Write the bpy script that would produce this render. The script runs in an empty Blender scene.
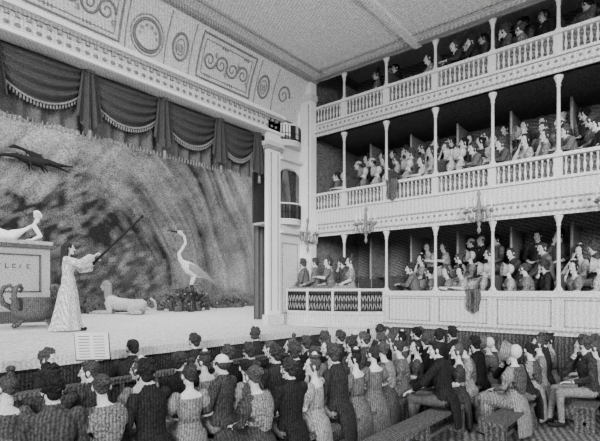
import bpy, math, random
import numpy as np
from mathutils import Vector, Matrix
from mathutils.bvhtree import BVHTree
random.seed(7); rng=np.random.default_rng(7)
E=2.1
V=Vector
# ------------------------------------------------------------------ materials
def mat(name,val,grain=.3,gscale=45,rough=.85,hatch=0,hscale=7,hrot=(0,0,.6),obj=False,attr=None,rand=0,big=0):
    grain=min(.85,grain*1.6); hatch=min(.7,hatch*1.6)
    m=bpy.data.materials.new(name); m.use_nodes=True
    nt=m.node_tree; N=nt.nodes; L=nt.links
    b=N['Principled BSDF']; b.inputs['Roughness'].default_value=rough
    b.inputs['Specular IOR Level'].default_value=.10
    tc=N.new('ShaderNodeTexCoord')
    def mth(op,a,c):
        n=N.new('ShaderNodeMath'); n.operation=op
        for i,x in enumerate((a,c)):
            if x is None: continue
            if isinstance(x,(int,float)): n.inputs[i].default_value=x
            else: L.new(x,n.inputs[i])
        return n.outputs[0]
    def noise(s,lo,hi,det=2):
        n=N.new('ShaderNodeTexNoise'); n.inputs['Scale'].default_value=s; n.inputs['Detail'].default_value=det
        L.new(tc.outputs['Object'],n.inputs['Vector'])
        r=N.new('ShaderNodeMapRange'); r.inputs[1].default_value=.34; r.inputs[2].default_value=.66
        r.inputs[3].default_value=lo; r.inputs[4].default_value=hi
        L.new(n.outputs['Fac'],r.inputs[0]); return r.outputs[0]
    if obj:
        oi=N.new('ShaderNodeObjectInfo'); base=mth('MULTIPLY',oi.outputs['Color'],1.0)
    elif attr:
        a=N.new('ShaderNodeAttribute'); a.attribute_name=attr; base=mth('MULTIPLY',a.outputs['Fac'],1.0)
    elif rand:
        oi=N.new('ShaderNodeObjectInfo'); base=mth('ADD',mth('MULTIPLY',oi.outputs['Random'],rand),val)
    else: base=val
    x=mth('MULTIPLY',noise(gscale,1-grain,1+grain),base)
    if big: x=mth('MULTIPLY',x,noise(1.3,1-big,1+big,4))
    if hatch:
        mp=N.new('ShaderNodeMapping'); mp.inputs['Rotation'].default_value=hrot
        L.new(tc.outputs['Object'],mp.inputs['Vector'])
        w=N.new('ShaderNodeTexWave'); w.inputs['Scale'].default_value=hscale
        w.inputs['Distortion'].default_value=1.6; w.inputs['Detail'].default_value=2; w.inputs['Detail Scale'].default_value=.6
        L.new(mp.outputs[0],w.inputs['Vector'])
        r=N.new('ShaderNodeMapRange'); r.inputs[3].default_value=1-hatch; r.inputs[4].default_value=1+hatch*.4
        L.new(w.outputs['Fac'],r.inputs[0]); x=mth('MULTIPLY',x,r.outputs[0])
    L.new(x,b.inputs['Base Color'])
    return m
M=dict(
 plaster=mat('plaster_light',.66,.20,40,hatch=.10,hscale=6),
 plaster2=mat('plaster_dark',.34,.3,40,hatch=.2,hscale=6),  # darker plaster tone for mouldings, panel lines and ornaments
 ceil=mat('ceiling_distemper',.72,.22,34,hatch=.14,hscale=5,hrot=(0,0,.5)),
 orn=mat('gilt_relief',.22,.3,60),
 white=mat('white_paint',.85,.12,50),
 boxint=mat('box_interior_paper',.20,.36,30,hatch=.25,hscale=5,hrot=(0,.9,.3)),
 rail=mat('rail_paint',.68,.18,50),
 dark=mat('dark_wood',.05,.4,40,hatch=.3,hscale=8),
 mid=mat('mid_wood',.10,.4,40,hatch=.3,hscale=8),
 iron=mat('black_iron',.02,.2,40),
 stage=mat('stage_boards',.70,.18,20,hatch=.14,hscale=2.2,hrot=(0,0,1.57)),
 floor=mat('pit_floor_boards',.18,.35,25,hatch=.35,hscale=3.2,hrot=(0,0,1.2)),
 curt=mat('curtain_baize',.065,.3,60,hatch=.12,hscale=9,hrot=(0,.5,.2)),
 curt2=mat('curtain_border',.12,.3,60,hatch=.12,hscale=9,hrot=(0,.5,.2)),
 back=mat('backdrop_paint',.3,.34,32,attr='tone'),
 stone=mat('stone_prop',.11,.3,40,hatch=.2,hscale=9),
 stonel=mat('stone_prop_light',.42,.25,40),
 marble=mat('statue_marble',.8,.12,60),
 leaf=mat('foliage',.06,.5,30),
 feather=mat('feathers',.55,.3,50),
 paper=mat('paper',.9,.04,50),
)
PM=[mat('skin',.60,.12,60),mat('hair',.012,.45,70,rand=.06),mat('garment',.1,.3,45,obj=True,hatch=.25,hscale=11),
    mat('trousers',.05,.25,45,rand=.22),mat('linen',.58,.1,50),mat('leather_shoe',.02,.2,40),mat('dark_feature',.04,0,40),
    mat('shawl',.04,.4,50,rand=.20,hatch=.25,hscale=10),M['stonel'],M['feather'],M['iron'],M['orn']]
SK,HA,GA,TR,LI,SH,DK,SW,STN,FE,IR,OR=range(12)
# ------------------------------------------------------------------ mesh builder
class MB:
    def __init__(s): s.v=[];s.f=[];s.m=[];s.s=[]
    def add(s,vs,fs,m,sm=True):
        o=len(s.v); s.v+= [tuple(x) for x in vs]; s.f+=[tuple(i+o for i in f) for f in fs]
        s.m+=[m]*len(fs); s.s+=[sm]*len(fs)
    def box(s,x0,x1,y0,y1,z0,z1,m=0):
        vs=[(x,y,z) for z in(z0,z1) for y in(y0,y1) for x in(x0,x1)]
        s.add(vs,[(0,2,3,1),(4,5,7,6),(0,1,5,4),(2,6,7,3),(0,4,6,2),(1,3,7,5)],m,False)
    def rings(s,R,m=0,cap=True,closed=False,sm=True):
        n=len(R[0]); vs=[p for r in R for p in r]; fs=[]
        K=len(R)
        for i in range(K if closed else K-1):
            a=i*n; b=((i+1)%K)*n
            for j in range(n):
                k=(j+1)%n; fs.append((a+j,a+k,b+k,b+j))
        if cap and not closed:
            fs.append(tuple(range(n-1,-1,-1))); fs.append(tuple((K-1)*n+j for j in range(n)))
        s.add(vs,fs,m,sm)
    def loft(s,secs,m=0,n=14,cap=True,closed=False):
        R=[]
        for c,ax,ay in secs:
            c=V(c);ax=V(ax);ay=V(ay)
            R.append([c+ax*math.cos(2*math.pi*j/n)+ay*math.sin(2*math.pi*j/n) for j in range(n)])
        s.rings(R,m,cap,closed)
    def cone(s,p0,p1,r0,r1,m=0,n=12,fl=1.0,side=None):
        p0=V(p0);p1=V(p1); d=(p1-p0)
        if d.length<1e-6: d=V((0,0,1))
        d.normalize()
        if side is None: side=V((1,0,0)) if abs(d.x)<.8 else V((0,1,0))
        side=V(side); ax=(side-d*side.dot(d)).normalized(); ay=d.cross(ax)
        S=[]
        for a in(-80,-45,-15): a=math.radians(a); S.append((p0+d*(r0*math.sin(a)),ax*r0*math.cos(a),ay*r0*math.cos(a)*fl))
        for k in(.33,.66): r=r0+(r1-r0)*k; S.append((p0.lerp(p1,k),ax*r,ay*r*fl))
        for a in(15,45,80): a=math.radians(a); S.append((p1+d*(r1*math.sin(a)),ax*r1*math.cos(a),ay*r1*math.cos(a)*fl))
        s.loft(S,m,n)
    def ell(s,c,r,m=0,rot=None,n=14,k=9):
        c=V(c); Rm=rot if rot else Matrix.Identity(3)
        R=[]
        for i in range(k):
            a=math.radians(-84+168*i/(k-1))
            R.append([c+Rm@V((r[0]*math.cos(a)*math.cos(2*math.pi*j/n),r[1]*math.cos(a)*math.sin(2*math.pi*j/n),r[2]*math.sin(a))) for j in range(n)])
        s.rings(R,m)
    def lathe(s,c,prof,m=0,n=12):
        c=V(c); s.rings([[c+V((r*math.cos(2*math.pi*j/n),r*math.sin(2*math.pi*j/n),z)) for j in range(n)] for r,z in prof],m)
    def tube(s,P,r,m=0,n=6,closed=False):
        P=[V(p) for p in P]; K=len(P)
        rr=r if isinstance(r,(list,tuple)) else [r]*K
        R=[];prev=None
        for i in range(K):
            if closed: d=P[(i+1)%K]-P[i-1]
            else: d=P[min(i+1,K-1)]-P[max(i-1,0)]
            d.normalize()
            if prev is None:
                a=V((0,0,1)) if abs(d.z)<.9 else V((1,0,0)); 
            else: a=prev
            a=(a-d*a.dot(d)).normalized(); prev=a; b=d.cross(a)
            R.append([P[i]+a*rr[i]*math.cos(2*math.pi*j/n)+b*rr[i]*math.sin(2*math.pi*j/n) for j in range(n)])
        s.rings(R,m,True,closed)
    def grid(s,fn,nu,nv,m=0):
        vs=[fn(i/nu,j/nv) for j in range(nv+1) for i in range(nu+1)]
        fs=[(j*(nu+1)+i,j*(nu+1)+i+1,(j+1)*(nu+1)+i+1,(j+1)*(nu+1)+i) for j in range(nv) for i in range(nu)]
        s.add(vs,fs,m)
    def xf(s,mt,start=0):
        for i in range(start,len(s.v)): s.v[i]=tuple(mt@V(s.v[i]))
    def arr(s): return (np.array(s.v,dtype=float).reshape(-1,3),list(s.f),list(s.m),list(s.s))
    def addarr(s,a,mt=None,flip=False):
        v,f,m,sm=a
        if mt is not None:
            A=np.array(mt); v=v@A[:3,:3].T+A[:3,3]
        o=len(s.v); s.v+=[tuple(x) for x in v]
        if flip: s.f+=[tuple(i+o for i in reversed(t)) for t in f]
        else: s.f+=[tuple(i+o for i in t) for t in f]
        s.m+=list(m); s.s+=list(sm)
    def mesh(s,name,mats):
        me=bpy.data.meshes.new(name); me.from_pydata(s.v,[],s.f)
        for x in mats: me.materials.append(x)
        me.polygons.foreach_set('material_index',s.m); me.polygons.foreach_set('use_smooth',s.s); me.update(); return me
    def obj(s,name,mats,loc=(0,0,0),rz=0,sc=1):
        return place(s.mesh(name,mats),name,loc,rz,sc)
def place(me,name,loc=(0,0,0),rz=0,sc=1,col=None):
    o=bpy.data.objects.new(name,me); bpy.context.scene.collection.objects.link(o)
    o.location=loc; o.rotation_euler=(0,0,rz); o.scale=(sc,sc,sc)
    if col is not None: o.color=(col,col,col,1)
    return o
def remesh(mb,voxel,it=3,fac=.5):
    me=bpy.data.meshes.new('t'); me.from_pydata(mb.v,[],mb.f); me.update()
    bvh=BVHTree.FromPolygons(mb.v,mb.f)
    o=bpy.data.objects.new('t',me); bpy.context.scene.collection.objects.link(o)
    r=o.modifiers.new('r','REMESH'); r.mode='VOXEL'; r.voxel_size=voxel
    if it: q=o.modifiers.new('s','SMOOTH'); q.iterations=it; q.factor=fac
    dg=bpy.context.evaluated_depsgraph_get(); e=o.evaluated_get(dg); m2=e.to_mesh()
    n=len(m2.vertices); co=np.empty(n*3); m2.vertices.foreach_get('co',co); co=co.reshape(-1,3)
    F=[tuple(p.vertices) for p in m2.polygons]; T=[]
    for f in F:
        c=co[list(f)].mean(axis=0); h=bvh.find_nearest(V(c)); T.append(mb.m[h[2]] if h[2] is not None else 0)
    e.to_mesh_clear(); bpy.data.objects.remove(o); bpy.data.meshes.remove(me)
    return (co,F,T,[True]*len(F))
# ------------------------------------------------------------------ people
def make_hand(curl):
    m=MB()
    m.loft([((0,-.02,0),(.022,0,0),(0,0,.017)),((0,.01,0),(.027,0,0),(0,0,.016)),((0,.05,0),(.040,0,0),(0,0,.015)),((0,.085,0),(.041,0,0),(0,0,.013)),((0,.095,0),(.036,0,0),(0,0,.008))],SK,12)
    for x,l,sp in((.031,.070,.10),(.011,.080,.03),(-.011,.075,-.04),(-.030,.058,-.12)):
        p=V((x,.085,0)); a=-curl*.6
        for k,(fr,ra,rb) in enumerate(((.45,.0095,.0088),(.30,.0088,.008),(.25,.008,.007))):
            d=V((sp,math.cos(a),math.sin(a))).normalized(); q=p+d*l*fr
            m.cone(p,q,ra,rb,SK,8); p=q; a-=curl
    m.cone((.026,.02,-.004),(.052,.050,-.012),.014,.011,SK,8); m.cone((.052,.050,-.012),(.058,.082,-.018-.02*curl),.0105,.008,SK,8)
    return remesh(m,.0042,1)
HANDS={'r':make_hand(.35),'g':make_hand(1.35)}
def add_hand(mb,w,d,back,left,kind='r',sc=1.0):
    Y=V(d).normalized(); Z=V(back); Z=(Z-Y*Z.dot(Y)).normalized(); X=Y.cross(Z)
    if not left: X=-X
    mt=Matrix(((X.x,Y.x,Z.x,w[0]),(X.y,Y.y,Z.y,w[1]),(X.z,Y.z,Z.z,w[2]),(0,0,0,1)))@Matrix.Scale(sc,4)
    mb.addarr(HANDS[kind],mt,flip=not left)
def curls(m,c,r,cnt,sz,seed,back=False):
    R=random.Random(seed)
    k=0
    while k<cnt:
        d=V((R.gauss(0,1),R.gauss(0,1),R.gauss(0,1))).normalized()
        if d.z<-.45 or (d.y>.35 and d.z<.5): continue
        if d.y>0 and d.z<-.05 and abs(d.x)<.9: continue
        s=sz*R.uniform(.8,1.25); m.ell((c[0]+d.x*r[0],c[1]+d.y*r[1],c[2]+d.z*r[2]),(s,s,s*.8),HA,None,7,5); k+=1
def make_head(kind):
    m=MB(); f=kind[0]=='f'; j=.9 if f else 1
    m.ell((0,-.01,.035),(.074,.092,.085),SK); m.ell((0,.018,-.04),(.055*j,.066,.070),SK)
    m.ell((0,.068,-.093*(.97 if f else 1)),(.022*j,.019,.018),SK)
    m.cone((0,.084,.018),(0,.105,-.022),.009,.0145*j,SK,8)
    for x in(-1,1):
        m.ell((x*.036,.058,-.022),(.024,.026,.024),SK); m.ell((x*.030,.078,.030),(.024,.012,.009),SK)
        if kind not in('fb',): m.ell((x*.076,-.002,-.002),(.011,.020,.031),SK)
    m.ell((0,.083,-.056),(.024,.012,.0055),DK,None,10,5)
    m.cone((0,-.012,-.05),(0,-.03,-.14),.048*j,.050*j,SK)
    if kind in('m1','m2','m3'):
        m.ell((0,-.020,.045),(.084,.096,.089),HA); m.ell((0,-.06,-.02),(.062,.045,.055),HA)
        for x in(-1,1): m.ell((x*.071,.012,-.012 if kind!='m2' else -.03),(.012,.022,.042),HA)
        if kind=='m1': curls(m,(0,-.016,.045),(.084,.096,.092),46,.019,1); 
        if kind=='m2': curls(m,(0,-.01,.055),(.080,.10,.095),30,.026,2)
        if kind=='m3': m.ell((.02,.045,.098),(.06,.04,.028),HA)
    if kind=='m4':   # balding older
        m.ell((0,-.05,.0),(.082,.065,.055),HA); 
        for x in(-1,1): m.ell((x*.074,.0,.01),(.014,.035,.03),HA)
    if kind in('f1','f2','f3'):
        m.ell((0,-.024,.042),(.083,.094,.088),HA); m.ell((0,-.065,-.015),(.055,.038,.045),HA)
        for x in(-1,1):
            for q in range(5): m.ell((x*(.072+.008*(q%2)),.042-.008*q,.045-.020*q),(.018,.019,.017),HA,None,8,5)
        if kind=='f1':
            m.cone((0,-.045,.10),(0,-.055,.155),.045,.032,HA); m.ell((0,-.055,.185),(.048,.04,.034),HA)
        if kind=='f2':
            m.ell((0,-.105,.065),(.052,.045,.05),HA); curls(m,(0,-.105,.065),(.05,.045,.05),14,.018,4)
        if kind=='f3':
            for a in range(10): m.ell((.055*math.cos(a*.63),-.03+.055*math.sin(a*.63),.135),(.026,.026,.024),HA,None,8,5)
            m.ell((0,-.03,.16),(.035,.035,.03),LI)
    if kind=='fb':
        m.ell((0,-.05,.045),(.095,.085,.105),LI); m.ell((0,.02,.08),(.07,.05,.04),HA)
    if kind=='ft':   # turban with plume
        m.ell((0,-.02,.03),(.08,.09,.08),HA)
        for a in range(12): m.ell((.062*math.cos(a*.524),-.018+.07*math.sin(a*.524),.085+.012*math.sin(a*.524+2)),(.036,.036,.028),LI,None,8,5)
        m.ell((0,-.02,.115),(.065,.07,.045),LI)
    if kind=='fa':   # actor long hair, veil
        m.ell((0,-.022,.042),(.086,.096,.09),HA)
        for x in(-1,1): m.cone((x*.06,-.03,.02),(x*.085,-.055,-.22),.045,.03,HA)
        m.cone((0,-.08,.02),(0,-.10,-.30),.07,.06,HA); curls(m,(0,-.03,.02),(.09,.1,.1),20,.02,9)
    a=remesh(m,.0062,2,.4); h=MB(); h.addarr(a)
    for x in(-1,1): h.ell((x*.030,.081,.008),(.013,.008,.006),LI,None,8,5); h.ell((x*.030,.0865,.008),(.006,.0045,.0055),DK,None,8,5)
    if kind=='fb':
        R=[]
        for y,r in((-.01,.088),(.05,.115),(.12,.155),(.125,.15),(.05,.108),(-.01,.08)):
            R.append([V((r*math.cos(t),y-.03*math.sin(t)*(r/.1)*.3,.035+r*math.sin(t)*1.05)) for t in np.linspace(0,2*math.pi,20,endpoint=False)])
        h.rings(R,GA,closed=True,cap=False)
    if kind=='ft':
        for k in range(3): h.tube([(.03*k-.02,.02,.12),(.03*k-.03,.03,.2),(.03*k-.01,-.02,.26),(.04*k,-.09,.27)],[.012,.022,.026,.008],LI,7)
    return h.arr()
HEADS={k:make_head(k) for k in('m1','m2','m3','m4','f1','f2','f3','fb','ft','fa')}
def make_person(name,sex='m',head='m1',stand=False,lean=0,side=0,yaw=0,pitch=0,aL='lap',aR='lap',shawl=False,voxel=.0135,legs='a',robe=False,headscale=1.0):
    mb=MB(); dz=.38 if stand else 0; f=sex=='f'
    P=V((0,0,.54+dz)); up=Matrix.Translation(P)@Matrix.Rotation(side,4,'Y')@Matrix.Rotation(-lean,4,'X')@Matrix.Translation(-P)
    def U(x,y,z): return up@V((x,y,z+dz))
    sw=.165 if f else .19
    C=U(0,-.01,1.03); S={-1:U(-sw,-.01,1.0),1:U(sw,-.01,1.0)}
    H=U(0,.03,1.215); R=(S[1]-S[-1]).normalized()
    d=(C-P).normalized()
    def sec(t,rx,ry,oy=0):
        Rr=V((1,0,0)).lerp(R,max(0,min(1,t))).normalized(); fr=d.cross(Rr); c=P.lerp(C,t) if t>=0 else P+(C-P)*t
        return (c+fr*oy,Rr*rx,fr*ry)
    if f:
        mb.loft([sec(-.1,.15,.12),sec(.1,.165,.13),sec(.36,.122,.10),sec(.42,.118,.098),sec(.6,.15,.12,.015),sec(.72,.155,.13,.03),sec(.84,.155,.11,.015),sec(.90,.15,.09,.01)],GA,18)
        mb.loft([sec(.78,.13,.09),sec(.92,.152,.076),sec(1.0,.10,.062),sec(1.08,.050,.050)],SK,16)
        if not robe: mb.loft([sec(.37,.130,.108),sec(.44,.127,.106)],SW,18)
    else:
        mb.loft([sec(-.14,.165,.13),sec(.08,.175,.135),sec(.33,.148,.12),sec(.55,.172,.13,.01),sec(.78,.195,.125,.01),sec(.93,.185,.095),sec(1.02,.13,.08),sec(1.09,.068,.068)],GA,18)
        fr=d.cross(R)
        mb.loft([(C+d*.015,R*.078,fr*.078),(C+d*.065,R*.068,fr*.068),(C+d*.085,R*.062,fr*.062)],GA,14)
        mb.loft([(C+d*.05+fr*.014,R*.057,fr*.060),(C+d*.10+fr*.012,R*.057,fr*.060)],LI,14)
        mb.loft([(C-d*.16+fr*.095,R*.02,fr*.035),(C-d*.02+fr*.06,R*.045,fr*.035)],LI,10)
        for x in(-1,1): mb.cone(C+d*.03+R*x*.06+fr*.03,C-d*.2+R*x*.035+fr*.118,.022,.012,GA,8)
    mb.cone(C-d*.02,H-V((0,.02,.08)),.055 if not f else .044,.05 if not f else .041,SK)
    hands=[]
    for sd,a in((-1,aL),(1,aR)):
        s=S[sd]
        if isinstance(a,str):
            g='r'
            if a=='lap': e=up@V((sd*.26,.03,.76+dz)); w=V((sd*.10,.26,.665+dz)); hd=V((-sd*.6,.8,-.1)); bk=V((0,.1,1))
            if a=='knee': e=V((sd*.27,.22,.78+dz)); w=V((sd*.14,.40,.64+dz)); hd=V((0,.9,-.4)); bk=V((0,.4,1))
            if a=='chin': e=V((sd*.22,.24+.3*lean,.76+dz)); w=up@V((sd*.07,.13,1.06+dz)); hd=(H+V((sd*.03,.08,-.03))-w); bk=V((0,1,0))
            if a=='rail': e=V((sd*.28,.16,.82+dz)); w=V((sd*.12,.36,.85+dz)); hd=V((-sd*.5,.8,0)); bk=V((0,0,1))
            if a=='side': e=V((sd*.27,-.03,.74+dz)); w=V((sd*.28,.04,.50+dz)); hd=V((0,.1,-1)); bk=V((sd,0,0))
        else: e,w,hd,bk,g=a; e=V(e);w=V(w);hd=V(hd);bk=V(bk)
        if f and not robe:
            mb.ell(s.lerp(e,.40),(.085,.085,.11),GA,(e-s).to_track_quat('Z','Y').to_matrix()); mb.cone(s,e,.06,.043,GA)
            mb.cone(e,e.lerp(w,.85),.042,.033,GA if shawl else SK); mb.cone(e,w,.036,.025,SK)
        elif robe:
            mb.cone(s,e,.068,.07,GA); q=e.lerp(w,.7); mb.cone(e,q,.07,.085,GA); mb.cone(e+V((0,0,-.04)),q+V((0,0,-.12)),.05,.05,GA); mb.cone(e,w,.036,.026,SK)
        else:
            mb.cone(s,e,.067,.052,GA); mb.cone(e,e.lerp(w,.88),.052,.038,GA); mb.cone(e.lerp(w,.86),e.lerp(w,.97),.035,.033,LI); mb.cone(e,w,.033,.027,SK)
        hands.append((w+hd.normalized()*.015,hd,bk,sd<0,g))
    if shawl:
        mb.loft([sec(.62,.235,.15),sec(.8,.235,.135),sec(.95,.205,.105),sec(1.02,.15,.09)],SW,18)
        mb.loft([sec(.25,.06,.05,-.10),sec(.5,.15,.07,-.08),sec(.8,.2,.1,-.03)],SW,14)
    # legs
    if f:
        if stand:
            K=[(-.0,.155,.125),(-.15,.20,.17),(-.45,.235,.21),(-.75,.28,.26),(-.90,.33,.31)]
            n=40; Rg=[]
            for z,rx,ry in K:
                Rg.append([P+V((math.cos(t)*rx*(1+.07*math.sin(t*9)*min(1,-z*1.5)),math.sin(t)*ry*(1+.07*math.sin(t*9)*min(1,-z*1.5)) - (.05*(-z) if robe else 0),z+.0)) for t in np.linspace(0,2*math.pi,n,endpoint=False)])
            mb.rings(Rg,GA)
            for x in(-1,1): mb.cone((x*.1,.14,.035),(x*.12,.30,.03),.04,.03,SH)
        else:
            mb.ell(P+V((0,-.01,-.02)),(.20,.17,.12),GA)
            for x in(-1,1): mb.cone(P+V((x*.09,.0,-.01)),(x*.11,.40,.52),.12,.105,GA)
            mb.cone(P+V((0,.05,0)),(0,.38,.53),.12,.11,GA)
            n=28; Rg=[]
            for z,rx,ry,cy in((.58,.17,.10,.36),(.45,.20,.12,.37),(.25,.22,.15,.36),(.05,.25,.19,.36),(.015,.25,.19,.36)):
                Rg.append([V((math.cos(t)*rx*(1+.08*math.sin(t*8)*(.6-z)),cy+math.sin(t)*ry*(1+.08*math.sin(t*8)*(.6-z)),z)) for t in np.linspace(0,2*math.pi,n,endpoint=False)])
            mb.rings(Rg,GA)
            mb.loft([(P+V((0,-.05,.02)),(.17,0,0),(0,.12,0)),(P+V((0,-.10,-.1)),(.20,0,0),(0,.09,0)),(P+V((0,-.15,-.3)),(.20,0,0),(0,.06,0)),(P+V((0,-.16,-.48)),(.21,0,0),(0,.05,0))],GA,16)
    else:
        for x in(-1,1):
            h=P+V((x*.09,0,-.01))
            if stand: k=V((x*.10,.03,.50)); an=V((x*.11,-.02,.09))
            elif legs=='b' : k=V((x*.14,.43,.52)); an=V((x*.12,.40+.10*(x>0),.09))
            elif legs=='c': k=V((x*.13,.42,.53 if x<0 else .60)); an=V((x*.10,.62 if x<0 else .36,.09 if x<0 else .12))
            else: k=V((x*.13,.42,.52)); an=V((x*.11,.36,.09))
            mb.cone(h,k,.090,.064,TR); mb.cone(k,an,.062,.043,TR)
            mb.cone(an+V((0,-.015,-.035)),an+V((x*.02,.08,-.05)),.045,.040,SH); mb.cone(an+V((x*.02,.08,-.052)),an+V((x*.03,.16,-.058)),.038,.028,SH)
        b=P+V((0,-.09,.08))
        if stand: mb.loft([(b,(.16,0,0),(0,.06,0)),(b+V((0,-.01,-.2)),(.17,0,0),(0,.06,0)),(b+V((0,-.02,-.52)),(.12,0,0),(0,.04,0))],GA,14)
        else: mb.loft([(b,(.16,0,0),(0,.06,0)),(b+V((0,-.06,-.16)),(.16,0,0),(0,.05,0)),(b+V((0,-.10,-.45)),(.12,0,0),(0,.035,0))],GA,14)
    out=MB(); out.addarr(remesh(mb,voxel,3,.5))
    for w,hd,bk,l,g in hands: add_hand(out,w,hd,bk,l,g,.92 if f else 1.0)
    T=Matrix.Translation(H)@Matrix.Rotation(yaw,4,'Z')@Matrix.Rotation(side*.5,4,'Y')@Matrix.Rotation(pitch-lean*.3,4,'X')@Matrix.Scale(headscale,4)
    out.addarr(HEADS[head],T)
    return out.mesh(name,PM)
PV={}
def pv(k,**a): PV[k]=make_person(k,**a)
pv('m_a',head='m1',yaw=.1,legs='a')
pv('m_b',head='m2',yaw=-.5,lean=.08,aR='chin',legs='b')
pv('m_c',head='m3',yaw=.6,lean=.15,aL='knee',aR='knee',legs='b')
pv('m_d',head='m4',yaw=-.2,lean=-.05)
pv('m_e',head='m1',yaw=-.9,side=.06,aR='rail',aL='lap')
pv('m_f',head='m2',yaw=.25,lean=.42,aL='knee',aR='chin',legs='c')
pv('m_g',head='m2',yaw=.5,lean=.2,aL='rail',aR='rail')
pv('f_a',sex='f',head='f1',yaw=.2)
pv('f_b',sex='f',head='f2',yaw=-.5,shawl=True,lean=.06)
pv('f_c',sex='f',head='f3',yaw=.7,side=-.05,aR='chin')
pv('f_d',sex='f',head='fb',yaw=.1,shawl=True)
pv('f_e',sex='f',head='ft',yaw=-.3,lean=.1)
pv('f_f',sex='f',head='f1',yaw=.8,side=.08,aL='rail',lean=.14)
MEN=['m_a','m_b','m_c','m_d','m_e','m_a','m_b']; WOM=['f_a','f_b','f_c','f_d','f_f','f_b','f_a','f_c','f_f']
def put(k,x,y,z,a=0,col=None,sc=None):
    f=k[0]=='f'
    if sc is None: sc=random.uniform(.93,.99) if f else random.uniform(.98,1.04)
    if col is None: col=random.choice([.20,.12,.26,.06,.08,.04]) if f else random.choice([.015,.02,.03,.04,.07])
    nm='seated_woman' if f else 'seated_man'
    return place(PV[k],nm,(x,y,z),math.radians(a),sc,col)
# ------------------------------------------------------------------ shell
XW=9.5; XB=11.9
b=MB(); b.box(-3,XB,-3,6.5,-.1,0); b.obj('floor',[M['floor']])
b=MB(); b.box(-3,XW+.10,-3,7.62,E+5.45,E+5.6); b.box(XW+.10,XB+.1,-3,7.62,E+6.3,E+6.4); b.box(XW+.04,XW+.10,-3,7.62,E+5.6,E+6.4)
b.obj('ceiling',[M['ceil']])
b=MB()
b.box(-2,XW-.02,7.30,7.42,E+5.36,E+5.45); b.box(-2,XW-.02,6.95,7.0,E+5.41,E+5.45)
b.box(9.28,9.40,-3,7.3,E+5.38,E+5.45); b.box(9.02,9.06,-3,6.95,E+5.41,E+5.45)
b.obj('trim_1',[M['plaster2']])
b=MB(); b.box(-3,XW,4.45,4.62,E+5.36,E+5.45); b.obj('trim_2',[M['ceil']])
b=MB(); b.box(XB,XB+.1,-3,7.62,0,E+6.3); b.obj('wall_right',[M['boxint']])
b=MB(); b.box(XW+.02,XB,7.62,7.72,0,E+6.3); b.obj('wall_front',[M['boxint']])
# stage floor (raked)
b=MB(); za=E-.9; zb=za+.28
def SZ(y): return za+(y-6.5)*.28/6.5
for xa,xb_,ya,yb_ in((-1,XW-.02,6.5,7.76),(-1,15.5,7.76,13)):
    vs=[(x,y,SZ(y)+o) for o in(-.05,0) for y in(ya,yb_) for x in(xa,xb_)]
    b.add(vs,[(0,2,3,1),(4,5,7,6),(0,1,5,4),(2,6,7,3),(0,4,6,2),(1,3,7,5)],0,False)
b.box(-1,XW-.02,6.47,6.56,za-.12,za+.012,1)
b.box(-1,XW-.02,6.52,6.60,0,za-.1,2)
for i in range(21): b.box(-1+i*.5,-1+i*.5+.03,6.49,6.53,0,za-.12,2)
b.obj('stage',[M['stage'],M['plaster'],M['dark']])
# backdrop
def vnoise(x,y,seed):
    r=np.random.default_rng(seed); G=r.random((257,257)); xi=np.floor(x).astype(int);yi=np.floor(y).astype(int); fx=x-xi;fy=y-yi
    fx=fx*fx*(3-2*fx);fy=fy*fy*(3-2*fy); a=G[xi%256,yi%256];c=G[(xi+1)%256,yi%256];d=G[xi%256,(yi+1)%256];e=G[(xi+1)%256,(yi+1)%256]
    return (a*(1-fx)+c*fx)*(1-fy)+(d*(1-fx)+e*fx)*fy
NX,NZ=620,300
X=np.linspace(0,15.5,NX);Zz=np.linspace(zb-.02,E+6.6,NZ); XX,ZZ=np.meshgrid(X,Zz)
# painting layout (design sheet of the painted cloth: grotto rocks left, falling water right)
rr=(XX*.641-13*.767)/(XX*.767+13*.641); px=300+460*rr; py=290-460*(ZZ-E)/(XX*.767+13*.641)
tone=np.full(px.shape,.33)
def g(cx,cy,sx,sy,rot=0):
    dx=px-cx;dy=py-cy;c,s=math.cos(rot),math.sin(rot); u=dx*c+dy*s;w=-dx*s+dy*c; return np.exp(-(u/sx)**2-(w/sy)**2)
wx=px+8*vnoise(px*.03+9,py*.03+9,21); rad=np.hypot((wx-60)*1.0,(py-330)*.72); an=np.arctan2(wx-60,330-py)
st=vnoise(rad*.16+60,an*2.2+5,1)*.55+vnoise(rad*.42+90,an*3.5+9,2)*.45
wt=1/(1+np.exp(-(px-115)/14))
tone+= (st-.5)*(.14+.42*wt)
ds=vnoise((px+py*1.1)*.10+40,(px-py)*.02+40,5)
tone+= (ds-.5)*.30*(1-wt)
tone+= (vnoise(px*.06+50,py*.06+50,3)-.5)*.22+(vnoise(px*.2+50,py*.2+50,4)-.5)*.14
tone+= .26*g(25,115,60,26)+.16*g(60,150,40,26)+.16*g(240,215,22,60)+.15*g(238,285,28,22)+.12*g(20,185,30,12)
tone-= .24*g(122,245,40,48,.2)+.16*g(90,215,22,30)+.12*g(190,190,30,40)+.14*g(150,140,60,16,.4)+.24*g(20,225,60,24)
ridge=150+18*np.sin(px*.06)+14*vnoise(px*.08+10,px*0+3,6)
mk=1/(1+np.exp(-(py-ridge-25)/2.0))*1/(1+np.exp((px-95+.2*(py-200))/5)); tone=tone*(1-mk)+mk*(.15+.44*(vnoise(px*.13+7,py*.25+px*.08+7,8)-.35)-.08*g(20,225,60,24))
rk=1/(1+np.exp(-(py-(272-30*np.exp(-((px-122)/26)**2)-16*vnoise(px*.12+3,px*0+1,17)))/1.5))*1/(1+np.exp((px-168)/6)); tone=tone*(1-rk)+rk*(.08+.34*vnoise(px*.16+py*.1,py*.22+40,18)**1.5)
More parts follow.
